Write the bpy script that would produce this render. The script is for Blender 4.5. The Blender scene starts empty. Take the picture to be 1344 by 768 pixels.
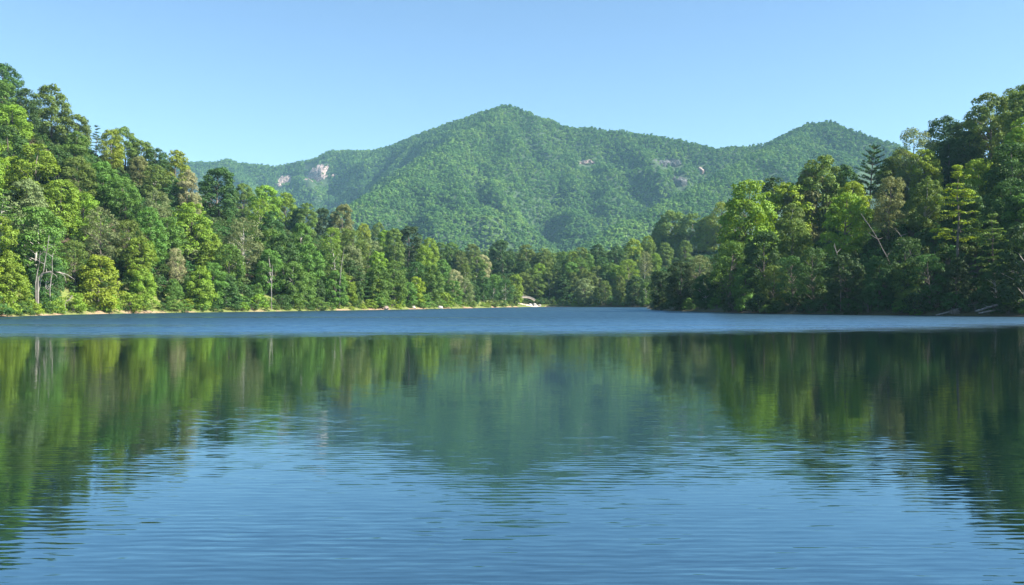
import bpy, math, random
import numpy as np
from mathutils import noise as mnoise, Vector

# ------------------------------------------------------------------ basics
S = bpy.context.scene
COL = S.collection
F, CX, HY, CH = 1164.0, 672.0, 396.0, 3.0       # focal (px of a 1344 wide frame), centre, horizon row, eye height
SUN_EL, SUN_AZ = math.radians(39), math.radians(103)   # azimuth measured clockwise from +Y (view direction)
rng = np.random.default_rng(7)
random.seed(7)

def tag(o, label=None, cat=None, group=None, kind=None):
    if label: o['label'] = label
    if cat: o['category'] = cat
    if group: o['group'] = group
    if kind: o['kind'] = kind
    return o

def link(name, me, mat=None, parent=None):
    o = bpy.data.objects.new(name, me)
    COL.objects.link(o)
    if mat is not None and me is not None:
        if not me.materials: me.materials.append(mat)
    if parent is not None: o.parent = parent
    return o

def mesh_np(name, V, Fc, smooth=False, attrs=None):
    """V (n,3), Fc (m,k) all faces with k corners"""
    V = np.asarray(V, np.float32); Fc = np.asarray(Fc, np.int32)
    me = bpy.data.meshes.new(name)
    m, k = Fc.shape
    me.vertices.add(len(V)); me.loops.add(m * k); me.polygons.add(m)
    me.vertices.foreach_set('co', V.ravel())
    me.loops.foreach_set('vertex_index', Fc.ravel())
    me.polygons.foreach_set('loop_start', np.arange(0, m * k, k, dtype=np.int32))
    me.polygons.foreach_set('loop_total', np.full(m, k, np.int32))
    me.polygons.foreach_set('use_smooth', np.full(m, smooth, bool))
    if attrs:
        for an, (dom, arr) in attrs.items():
            a = me.attributes.new(an, 'FLOAT', dom)
            a.data.foreach_set('value', np.asarray(arr, np.float32))
    me.update(calc_edges=True)
    me.validate()
    return me

def fbm(X, Y, sc, octv=4, off=0.0, gain=.5):
    out = np.zeros(X.size)
    xf, yf = X.ravel() / sc, Y.ravel() / sc
    for i in range(xf.size):
        out[i] = mnoise.fractal(Vector((xf[i] + off, yf[i] - off, off * .37)), 1.0 / gain ** .0 if False else 1.0, 2.0, octv)
    return out.reshape(X.shape)

def smooth01(a, b, x):
    t = np.clip((x - a) / (b - a), 0, 1)
    return t * t * (3 - 2 * t)

# ------------------------------------------------------------------ materials
class NB:
    """tiny node builder"""
    def __init__(s, name):
        s.m = bpy.data.materials.new(name); s.m.use_nodes = True
        s.t = s.m.node_tree; s.t.nodes.clear()
        s.out = s.t.nodes.new('ShaderNodeOutputMaterial')
    def n(s, typ, **kw):
        nd = s.t.nodes.new(typ)
        for k, v in kw.items():
            if k in nd.inputs if not hasattr(nd, k) else False: nd.inputs[k].default_value = v
            else: setattr(nd, k, v)
        return nd
    def l(s, a, b): s.t.links.new(a, b)
    def val(s, nd, key, v):
        if hasattr(v, 'is_linked') or isinstance(v, bpy.types.NodeSocket): s.l(v, nd.inputs[key])
        else: nd.inputs[key].default_value = v
    def math(s, op, a, b=0.0, clamp=False):
        nd = s.t.nodes.new('ShaderNodeMath'); nd.operation = op; nd.use_clamp = clamp
        s.val(nd, 0, a); s.val(nd, 1, b)
        return nd.outputs[0]
    def vmath(s, op, a, b=(0, 0, 0)):
        nd = s.t.nodes.new('ShaderNodeVectorMath'); nd.operation = op
        s.val(nd, 0, a); s.val(nd, 1, b)
        return nd.outputs[0]
    def noise(s, vec, scale, detail=3.0, rough=.55):
        nd = s.t.nodes.new('ShaderNodeTexNoise')
        s.l(vec, nd.inputs['Vector']); nd.inputs['Scale'].default_value = scale
        nd.inputs['Detail'].default_value = detail; nd.inputs['Roughness'].default_value = rough
        return nd
    def ramp(s, fac, stops):
        nd = s.t.nodes.new('ShaderNodeValToRGB')
        s.l(fac, nd.inputs[0])
        el = nd.color_ramp.elements
        while len(el) < len(stops): el.new(.5)
        for e, (p, c) in zip(el, stops):
            e.position = p; e.color = (c[0], c[1], c[2], 1)
        return nd.outputs[0]
    def mix(s, fac, a, b):
        nd = s.t.nodes.new('ShaderNodeMix'); nd.data_type = 'RGBA'
        s.val(nd, 0, fac)
        for k, v in ((6, a), (7, b)):
            if isinstance(v, bpy.types.NodeSocket): s.l(v, nd.inputs[k])
            else: nd.inputs[k].default_value = (v[0], v[1], v[2], 1)
        return nd.outputs[2]
    def maprange(s, v, a, b, c, d):
        nd = s.t.nodes.new('ShaderNodeMapRange'); nd.interpolation_type = 'SMOOTHSTEP'
        s.val(nd, 0, v)
        for k, x in zip((1, 2, 3, 4), (a, b, c, d)): nd.inputs[k].default_value = x
        return nd.outputs[0]

def leaf_material(name, col, trans=.28, hue=.022, valvar=.55):
    b = NB(name)
    oi = b.n('ShaderNodeObjectInfo')
    at = b.n('ShaderNodeAttribute'); at.attribute_name = 'tint'
    hs = b.n('ShaderNodeHueSaturation')
    hs.inputs['Color'].default_value = (*col, 1)
    h = b.math('ADD', b.math('MULTIPLY', b.math('SUBTRACT', oi.outputs['Random'], .5), hue),
               b.math('MULTIPLY', b.math('SUBTRACT', at.outputs['Fac'], .5), hue * .9))
    b.l(b.math('ADD', h, .5), hs.inputs['Hue'])
    v = b.math('ADD', b.math('MULTIPLY', b.math('SUBTRACT', at.outputs['Fac'], .5), valvar), 1.0)
    v2 = b.math('MULTIPLY', v, b.math('ADD', b.math('MULTIPLY', oi.outputs['Random'], .3), .85))
    b.l(v2, hs.inputs['Value'])
    df = b.n('ShaderNodeBsdfDiffuse'); b.l(hs.outputs[0], df.inputs[0])
    tr = b.n('ShaderNodeBsdfTranslucent')
    tc = b.mix(1.0, hs.outputs[0], hs.outputs[0])
    hs2 = b.n('ShaderNodeHueSaturation'); b.l(hs.outputs[0], hs2.inputs['Color'])
    hs2.inputs['Hue'].default_value = .478; hs2.inputs['Value'].default_value = 1.25; hs2.inputs['Saturation'].default_value = 1.1
    b.l(hs2.outputs[0], tr.inputs[0])
    mx = b.n('ShaderNodeMixShader'); mx.inputs[0].default_value = trans
    b.l(df.outputs[0], mx.inputs[1]); b.l(tr.outputs[0], mx.inputs[2])
    gl = b.n('ShaderNodeBsdfGlossy'); gl.inputs['Roughness'].default_value = .6
    mx2 = b.n('ShaderNodeMixShader'); mx2.inputs[0].default_value = .02
    b.l(mx.outputs[0], mx2.inputs[1]); b.l(gl.outputs[0], mx2.inputs[2])
    b.l(mx2.outputs[0], b.out.inputs[0])
    return b.m

LEAF = {
    'lime':  leaf_material('leaf_bright_green', (.172, .278, .026)),
    'yel':   leaf_material('leaf_yellow_green', (.215, .290, .024)),
    'mid':   leaf_material('leaf_mid_green', (.100, .195, .030)),
    'deep':  leaf_material('leaf_deep_green', (.052, .115, .024)),
    'olive': leaf_material('leaf_olive', (.122, .185, .032)),
    'grey':  leaf_material('leaf_grey_green', (.170, .220, .080)),
    'rust':  leaf_material('leaf_rusty', (.175, .195, .062)),
    'straw': leaf_material('leaf_straw', (.34, .35, .16)),
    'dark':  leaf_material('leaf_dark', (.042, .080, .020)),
}
TONE = {'lime': 'bright green', 'yel': 'yellow-green', 'mid': 'mid-green', 'deep': 'deep green', 'olive': 'olive',
        'grey': 'grey-green', 'rust': 'tan-tinged olive', 'straw': 'pale straw-coloured', 'dark': 'very dark green'}

def bark_material(name, c1, c2, scale=3.0):
    b = NB(name)
    tc = b.n('ShaderNodeTexCoord')
    st = b.vmath('MULTIPLY', tc.outputs['Object'], (1, 1, .25))
    nz = b.noise(st, scale, 4)
    c = b.ramp(nz.outputs[0], [(.35, c1), (.65, c2)])
    p = b.n('ShaderNodeBsdfPrincipled'); b.l(c, p.inputs['Base Color']); p.inputs['Roughness'].default_value = .9
    bp = b.n('ShaderNodeBump'); bp.inputs['Strength'].default_value = .6; bp.inputs['Distance'].default_value = .05
    b.l(nz.outputs[0], bp.inputs['Height']); b.l(bp.outputs[0], p.inputs['Normal'])
    b.l(p.outputs[0], b.out.inputs[0])
    return b.m
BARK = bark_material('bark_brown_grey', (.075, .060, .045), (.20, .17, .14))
BARK_PALE = bark_material('bark_pale', (.30, .27, .23), (.58, .54, .47))
DEADWOOD = bark_material('dead_wood', (.14, .12, .10), (.34, .30, .26), 2.0)

def rock_material(name, c1, c2, c3, scale):
    b = NB(name)
    tc = b.n('ShaderNodeTexCoord')
    nz = b.noise(tc.outputs['Object'], scale, 6, .65)
    c = b.ramp(nz.outputs[0], [(.3, c1), (.5, c2), (.68, c3)])
    p = b.n('ShaderNodeBsdfPrincipled'); b.l(c, p.inputs['Base Color']); p.inputs['Roughness'].default_value = .92
    b.l(p.outputs[0], b.out.inputs[0])
    return b.m
ROCK_PINK = rock_material('rock_pinkish', (.07, .058, .052), (.27, .20, .17), (.44, .35, .31), .11)
ROCK_SHADED_GREY = rock_material('rock_shaded_grey', (.025, .03, .03), (.06, .065, .062), (.14, .13, .12), .09)  # grey rock darkened so its colour carries the cliffs' shade
ROCK_PALE = rock_material('rock_pale', (.20, .185, .17), (.38, .35, .31), (.50, .46, .41), .9)

# ------------------------------------------------------------------ lake outline and terrain
shore_ctrl = [(-112, -60), (-119, 0), (-114, 80), (-104, 145), (-102, 177), (-102.5, 196), (-100, 220), (-92, 238), (-83, 254),
              (-72, 276), (-62, 298), (-50, 324), (-40, 348), (-31, 374), (-20, 410), (-9, 446), (2, 482), (10, 506), (22, 508), (38, 503), (56, 492), (70, 470),
              (68, 430), (60, 392), (55, 350), (52, 318), (53, 280), (57, 248), (61, 228), (67, 214), (76, 204), (88, 190), (101, 175),
              (107, 145), (114, 80), (120, 0), (112, -60), (60, -95), (-60, -95)]
def catmull(P, k=5):
    P = np.array(P, float); n = len(P); out = []
    for i in range(n):
        p0, p1, p2, p3 = P[i - 1], P[i], P[(i + 1) % n], P[(i + 2) % n]
        for j in range(k):
            t = j / k
            out.append(.5 * ((2 * p1) + (-p0 + p2) * t + (2 * p0 - 5 * p1 + 4 * p2 - p3) * t * t + (-p0 + 3 * p1 - 3 * p2 + p3) * t ** 3))
    return np.array(out)
LAKE = catmull(shore_ctrl)
for i in range(len(LAKE)):
    qx, qy = LAKE[i] / 9
    LAKE[i] += np.array([math.sin(qx * 2.1 + 1.7 * math.sin(qy * 1.3)) + .6 * math.sin(qx * 4.7 - qy * 3.9 + 1), .6 * math.sin(qy * 2.3 + qx * 1.9 + 2) + .35 * math.sin(qy * 5.3 - qx)]) * .75

def lake_sd(X, Y):
    """signed distance to the shoreline, positive on land"""
    X = np.asarray(X, float); Y = np.asarray(Y, float)
    sh = X.shape; x, y = X.ravel(), Y.ravel()
    d2 = np.full(x.size, 1e18); ins = np.zeros(x.size, bool)
    A, B = LAKE, np.roll(LAKE, -1, 0)
    for (ax, ay), (bx, by) in zip(A, B):
        dx, dy = bx - ax, by - ay
        t = np.clip(((x - ax) * dx + (y - ay) * dy) / (dx * dx + dy * dy + 1e-12), 0, 1)
        d2 = np.minimum(d2, (x - ax - t * dx) ** 2 + (y - ay - t * dy) ** 2)
        c = (ay > y) != (by > y)
        with np.errstate(divide='ignore', invalid='ignore'):
            xi = (bx - ax) * (y - ay) / (by - ay + 1e-30) + ax
        ins ^= c & (x < xi)
    s = np.sqrt(d2); s[ins] *= -1
    return s.reshape(sh)

KPTS = np.array([(-190, 330, .66), (-165, 260, .66), (-150, 300, .58), (-125, 345, .48), (-80, 400, .40), (-50, 440, .36), (0, 560, .26), (60, 540, .27), (75, 400, .36),
                 (85, 310, .38), (108, 290, .46), (130, 285, .46), (160, 275, .52), (185, 200, .58), (-200, 100, .8), (200, 50, .5)])
def terrain_h(X, Y):
    X = np.asarray(X, float); Y = np.asarray(Y, float)
    s = lake_sd(X, Y)
    w = 0; k = 0
    for kx, ky, kk in KPTS:
        ww = 1 / ((X - kx) ** 2 + (Y - ky) ** 2 + 250) ** 1.5
        w = w + ww; k = k + ww * kk
    K = k / w
    flat = np.exp(-(((X - 17) / 22) ** 2 + ((Y - 520) / 20) ** 2))
    K = K * (1 - .8 * flat)
    so = np.maximum(s, 0)
    z = np.minimum(so, 1.6) * .45 + K * 150 * np.tanh(so / 150) * smooth01(0, 9, so)
    z = z * (1 - smooth01(150, 420, so)) + 4 * smooth01(150, 420, so)
    nz = np.sin(X / 13.0 + 1.3 * np.sin(Y / 17.0)) * np.cos(Y / 15.0 + np.sin(X / 21.0)) + .5 * np.sin(X / 5.1 + Y / 6.3) * np.cos(Y / 4.7 - X / 7.9)
    z = z + nz * 1.1 * smooth01(4, 25, so)
    z = z + .10 * np.sin(X * 1.1 + Y * .7) * np.cos(Y * .9 - X * .4) * smooth01(0, 2, so)
    return np.where(s < 0, np.maximum(-2.5, .22 * s - .02), z)

def build_terrain():
    xs = np.unique(np.concatenate([np.arange(-520, -160, 10.), np.arange(-160, 150, 2.5), np.arange(150, 521, 10.)]))
    ys = np.unique(np.concatenate([np.arange(-300, 130, 12.), np.arange(130, 560, 2.5), np.arange(560, 861, 10.)]))
    X, Y = np.meshgrid(xs, ys)
    Z = terrain_h(X, Y)
    sd = lake_sd(X, Y)
    edge = np.minimum.reduce([(X + 520) / 60, (520 - X) / 60, (Y + 300) / 60, (860 - Y) / 60]).clip(0, 1)
    Z = np.where(sd > 100, Z * edge - 3 * (1 - edge), Z)
    ny, nx = X.shape
    idx = np.arange(nx * ny).reshape(ny, nx)
    Fc = np.stack([idx[:-1, :-1], idx[:-1, 1:], idx[1:, 1:], idx[1:, :-1]], -1).reshape(-1, 4)
    me = mesh_np('terrain', np.stack([X, Y, Z], -1).reshape(-1, 3), Fc, True, {'shore': ('POINT', sd.ravel())})
    b = NB('woodland_ground')
    geo = b.n('ShaderNodeNewGeometry'); pos = geo.outputs['Position']
    at = b.n('ShaderNodeAttribute'); at.attribute_name = 'shore'
    sep = b.n('ShaderNodeSeparateXYZ'); b.l(pos, sep.inputs[0])
    nz = b.noise(pos, .35, 5); nz2 = b.noise(pos, 2.2, 5)
    litter = b.ramp(nz2.outputs[0], [(.3, (.030, .024, .014)), (.6, (.075, .055, .030)), (.8, (.11, .085, .045))])
    grass = b.ramp(nz2.outputs[0], [(.3, (.07, .11, .02)), (.7, (.19, .21, .045))])
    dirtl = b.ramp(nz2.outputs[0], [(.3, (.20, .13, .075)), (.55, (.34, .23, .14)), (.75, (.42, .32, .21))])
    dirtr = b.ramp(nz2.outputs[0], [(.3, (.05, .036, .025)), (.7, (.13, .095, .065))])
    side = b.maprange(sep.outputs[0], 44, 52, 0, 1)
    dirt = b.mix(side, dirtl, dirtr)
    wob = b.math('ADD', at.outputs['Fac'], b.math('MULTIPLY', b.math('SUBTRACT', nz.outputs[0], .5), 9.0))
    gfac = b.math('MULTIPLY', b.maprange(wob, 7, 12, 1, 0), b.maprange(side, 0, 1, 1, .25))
    c1 = b.mix(gfac, litter, grass)
    bare = b.noise(pos, .055, 2)
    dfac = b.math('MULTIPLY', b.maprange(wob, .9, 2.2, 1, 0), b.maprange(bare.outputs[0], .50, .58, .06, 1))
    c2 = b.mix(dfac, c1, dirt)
    p = b.n('ShaderNodeBsdfPrincipled'); b.l(c2, p.inputs['Base Color']); p.inputs['Roughness'].default_value = .95
    bp = b.n('ShaderNodeBump'); bp.inputs['Strength'].default_value = .7; bp.inputs['Distance'].default_value = .2
    b.l(nz2.outputs[0], bp.inputs['Height']); b.l(bp.outputs[0], p.inputs['Normal'])
    b.l(p.outputs[0], b.out.inputs[0])
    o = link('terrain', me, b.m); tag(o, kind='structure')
    # far ground sheet to the horizon
    g = 6000.
    me = mesh_np('ground', [(-g, -g, -4.), (g, -g, -4.), (g, g, -4.), (-g, g, -4.)], [(0, 1, 2, 3)])
    b = NB('valley_ground'); geo = b.n('ShaderNodeNewGeometry')
    nz = b.noise(geo.outputs['Position'], .02, 5)
    c = b.ramp(nz.outputs[0], [(.3, (.03, .06, .02)), (.7, (.07, .10, .03))])
    p = b.n('ShaderNodeBsdfPrincipled'); b.l(c, p.inputs['Base Color']); p.inputs['Roughness'].default_value = .95
    b.l(p.outputs[0], b.out.inputs[0])
    tag(link('ground', me, b.m), kind='structure')
build_terrain()

# ------------------------------------------------------------------ water
def build_water():
    nx, ny = 60, 120
    xs = np.linspace(-160, 160, nx); ys = np.linspace(-110, 540, ny)
    X, Y = np.meshgrid(xs, ys); idx = np.arange(nx * ny).reshape(ny, nx)
    Fc = np.stack([idx[:-1, :-1], idx[:-1, 1:], idx[1:, 1:], idx[1:, :-1]], -1).reshape(-1, 4)
    me = mesh_np('lake_water', np.stack([X, Y, 0 * X], -1).reshape(-1, 3), Fc, True)
    b = NB('lake_water')
    geo = b.n('ShaderNodeNewGeometry'); pos = geo.outputs['Position']
    sep = b.n('ShaderNodeSeparateXYZ'); b.l(pos, sep.inputs[0])
    x, y = sep.outputs[0], sep.outputs[1]
    # wind line: calm water on this side, ruffled water beyond
    wl = b.noise(b.vmath('MULTIPLY', pos, (.035, .035, 0)), 1.0, 2)
    edge = b.math('ADD', b.math('SUBTRACT', y, b.math('MULTIPLY', x, .16)), b.math('MULTIPLY', b.math('SUBTRACT', wl.outputs[0], .5), 10.0))
    edge = b.math('SUBTRACT', edge, b.math('MULTIPLY', b.math('MULTIPLY', b.math('MAXIMUM', x, 0.0), b.math('MAXIMUM', x, 0.0)), .004))
    fe = b.noise(b.vmath('MULTIPLY', pos, (.16, .30, 0)), 1.0, 5, .7)
    edge = b.math('ADD', edge, b.math('MULTIPLY', b.math('SUBTRACT', fe.outputs[0], .5), 36.0))
    ruf = b.maprange(edge, 66, 98, 0, 1)
    # lines of calmer water far out
    cl = b.noise(b.vmath('MULTIPLY', pos, (.006, .05, 0)), 1.0, 3)
    ruf2 = b.math('MULTIPLY', ruf, b.maprange(cl.outputs[0], .30, .42, .55, 1.0))
    # slopes
    def slopes(sx, sy, off, det=2.0):
        v = b.vmath('ADD', b.vmath('MULTIPLY', pos, (sx, sy, 0)), (off, off * 1.7, off))
        nd = b.noise(v, 1.0, det, .6)
        return b.vmath('SUBTRACT', nd.outputs['Color'], (.5, .5, .5))
    patch = b.noise(b.vmath('MULTIPLY', pos, (.05, .16, 0)), 1.0, 3)
    pf = b.maprange(patch.outputs[0], .38, .66, .5, 1.4)
    near = b.maprange(y, 6, 34, 1.0, .16)
    amp = b.math('MULTIPLY', near, pf)
    amp2 = b.math('MULTIPLY', b.maprange(y, 6, 40, 1.0, .4), pf)
    r1 = slopes(.60, 5.2, 3.1)      # long-crested wavelets
    r2 = slopes(1.5, 13.0, 11.7)    # finer
    r3 = slopes(.22, .9, 23.0)     # slow swell
    def scl(v, s):
        nd = b.n('ShaderNodeVectorMath'); nd.operation = 'SCALE'; b.l(v, nd.inputs[0]); b.val(nd, 'Scale', s); return nd.outputs[0]
    aniso = (.35, 1.0, 0)
    sl = b.vmath('ADD', scl(b.vmath('MULTIPLY', r1, aniso), b.math('MULTIPLY', amp, .062)),
                 scl(b.vmath('MULTIPLY', r2, aniso), b.math('MULTIPLY', amp2, .14)))
    sl = b.vmath('ADD', sl, scl(b.vmath('MULTIPLY', r3, aniso), b.math('MULTIPLY', near, .022)))
    wv = b.n('ShaderNodeTexWave'); wv.wave_type = 'BANDS'; wv.bands_direction = 'Y'; wv.wave_profile = 'SIN'
    b.l(b.vmath('ADD', pos, b.vmath('MULTIPLY', pos, (0, 0, 0))), wv.inputs['Vector'])
    wv.inputs['Scale'].default_value = 1.5; wv.inputs['Distortion'].default_value = 5.5; wv.inputs['Detail'].default_value = 2; wv.inputs['Detail Scale'].default_value = .55
    cmb = b.n('ShaderNodeCombineXYZ'); b.l(b.math('SUBTRACT', wv.outputs['Fac'], .5), cmb.inputs[1])
    sl = b.vmath('ADD', sl, scl(cmb.outputs[0], b.math('MULTIPLY', b.math('MULTIPLY', b.maprange(y, 8, 30, 1.0, .14), pf), .030)))
    rr = slopes(.8, 1.2, 41.0, 4.0)
    gr = b.noise(b.vmath('MULTIPLY', pos, (.55, .13, 0)), 1.0, 4, .65)
    sl = b.vmath('ADD', sl, scl(b.vmath('MULTIPLY', rr, (.7, 1, 0)), b.math('MULTIPLY', ruf2, b.maprange(gr.outputs[0], .35, .7, .25, 1.0))))
    nrm = b.vmath('NORMALIZE', b.vmath('ADD', b.vmath('MULTIPLY', sl, (1, 1, 0)), (0, 0, 1)))
    rough = b.math('ADD', .03, b.math('MULTIPLY', ruf2, .27))
    fr = b.n('ShaderNodeFresnel'); fr.inputs[0].default_value = 1.7; b.l(nrm, fr.inputs['Normal'])
    gl = b.n('ShaderNodeBsdfGlossy'); b.l(b.mix(ruf2, b.mix(b.maprange(fr.outputs[0], .25, .75, 0, 1), (.66, .90, 1), (.95, 1, .98)), (.41, .71, .98)), gl.inputs[0])
    b.l(rough, gl.inputs['Roughness']); b.l(nrm, gl.inputs['Normal'])
    df = b.n('ShaderNodeBsdfDiffuse'); df.inputs[0].default_value = (.002, .008, .010, 1)
    fac = b.math('MULTIPLY', b.math('ADD', b.math('MULTIPLY', fr.outputs[0], .78), .22, True), b.math('SUBTRACT', 1.0, b.math('MULTIPLY', ruf2, b.maprange(edge, 85, 170, .22, .55))))
    mx = b.n('ShaderNodeMixShader'); b.l(fac, mx.inputs[0]); b.l(df.outputs[0], mx.inputs[1]); b.l(gl.outputs[0], mx.inputs[2])
    b.l(mx.outputs[0], b.out.inputs[0])
    tag(link('lake_water', me, b.m), kind='structure')
build_water()

# ------------------------------------------------------------------ tree building
def tube(path, radii, sides=7):
    """verts, quads of a tapering tube along path"""
    P = np.array(path, float); n = len(P)
    T = np.gradient(P, axis=0); T /= np.linalg.norm(T, axis=1)[:, None] + 1e-9
    ref = np.array([1., 0, 0]) if abs(T[0, 0]) < .8 else np.array([0, 1., 0])
    U = np.cross(T, ref); U /= np.linalg.norm(U, axis=1)[:, None] + 1e-9
    W = np.cross(T, U)
    a = np.linspace(0, 2 * math.pi, sides, endpoint=False)
    ring = np.cos(a)[None, :, None] * U[:, None] + np.sin(a)[None, :, None] * W[:, None]
    V = (P[:, None] + ring * np.array(radii)[:, None, None]).reshape(-1, 3)
    i = np.arange(n * sides).reshape(n, sides)
    j = np.roll(i, -1, 1)
    Q = np.stack([i[:-1], j[:-1], j[1:], i[1:]], -1).reshape(-1, 4)
    return V, Q

class Wood:
    def __init__(s): s.V, s.Q, s.n = [], [], 0
    def add(s, path, radii, sides=7):
        V, Q = tube(path, radii, sides)
        s.V.append(V); s.Q.append(Q + s.n); s.n += len(V)
    def mesh(s, name): return mesh_np(name, np.concatenate(s.V), np.concatenate(s.Q), True)

def leaves(name, C, N, size, tint, r, asp=.75):
    n = len(C)
    N = N / (np.linalg.norm(N, axis=1)[:, None] + 1e-9)
    R = r.normal(size=(n, 3))
    U = np.cross(N, R); U /= np.linalg.norm(U, axis=1)[:, None] + 1e-9
    W = np.cross(N, U)
    a = (size * .5)[:, None]; bb = a * asp
    sk = r.uniform(-.25, .25, (n, 1))
    V = np.stack([C - U * a, C + W * bb + U * a * sk, C + U * a, C - W * bb - U * a * sk], 1).reshape(-1, 3)
    Q = np.arange(n * 4).reshape(n, 4)
    return mesh_np(name, V, Q, False, {'tint': ('FACE', tint)})

def lobes_to_leaves(name, L, r, n_per, leaf, flat=.62, up=.2, fill=1.0):
    """L rows: x,y,z,rad"""
    C, N, Sz, T = [], [], [], []
    for x, y, z, rad in L:
        n = int(n_per * (rad / 1.3) ** 2 * fill)
        d = r.normal(size=(n, 3)); d /= np.linalg.norm(d, axis=1)[:, None]
        low = d[:, 2] < -.25
        d[low, 2] *= r.choice([-1, 1], low.sum(), p=[.7, .3])
        rf = r.uniform(.55, 1.12, (n, 1)) ** .7
        tilt = r.normal(0, .18, 2)
        off = d * rad * rf * np.array([1, 1, flat])
        off[:, 2] += off[:, 0] * tilt[0] + off[:, 1] * tilt[1]
        C.append(np.array([x, y, z]) + off)
        N.append(d * 1.0 + np.array([0, 0, up]) + r.normal(0, .36, (n, 3)))
        Sz.append(r.uniform(.6, 1.25, n) * leaf)
        T.append(np.clip(r.normal(r.uniform(.3, .7), .14, n), 0, 1))
    return leaves(name, np.concatenate(C), np.concatenate(N), np.concatenate(Sz), np.concatenate(T), r)

def trunk_path(r, H, bend=.5):
    z = np.linspace(-.6, H, 9)
    x = np.cumsum(r.normal(0, bend * .35, 9)); y = np.cumsum(r.normal(0, bend * .35, 9))
    return np.stack([x - x[0], y - y[0], z], 1)

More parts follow.
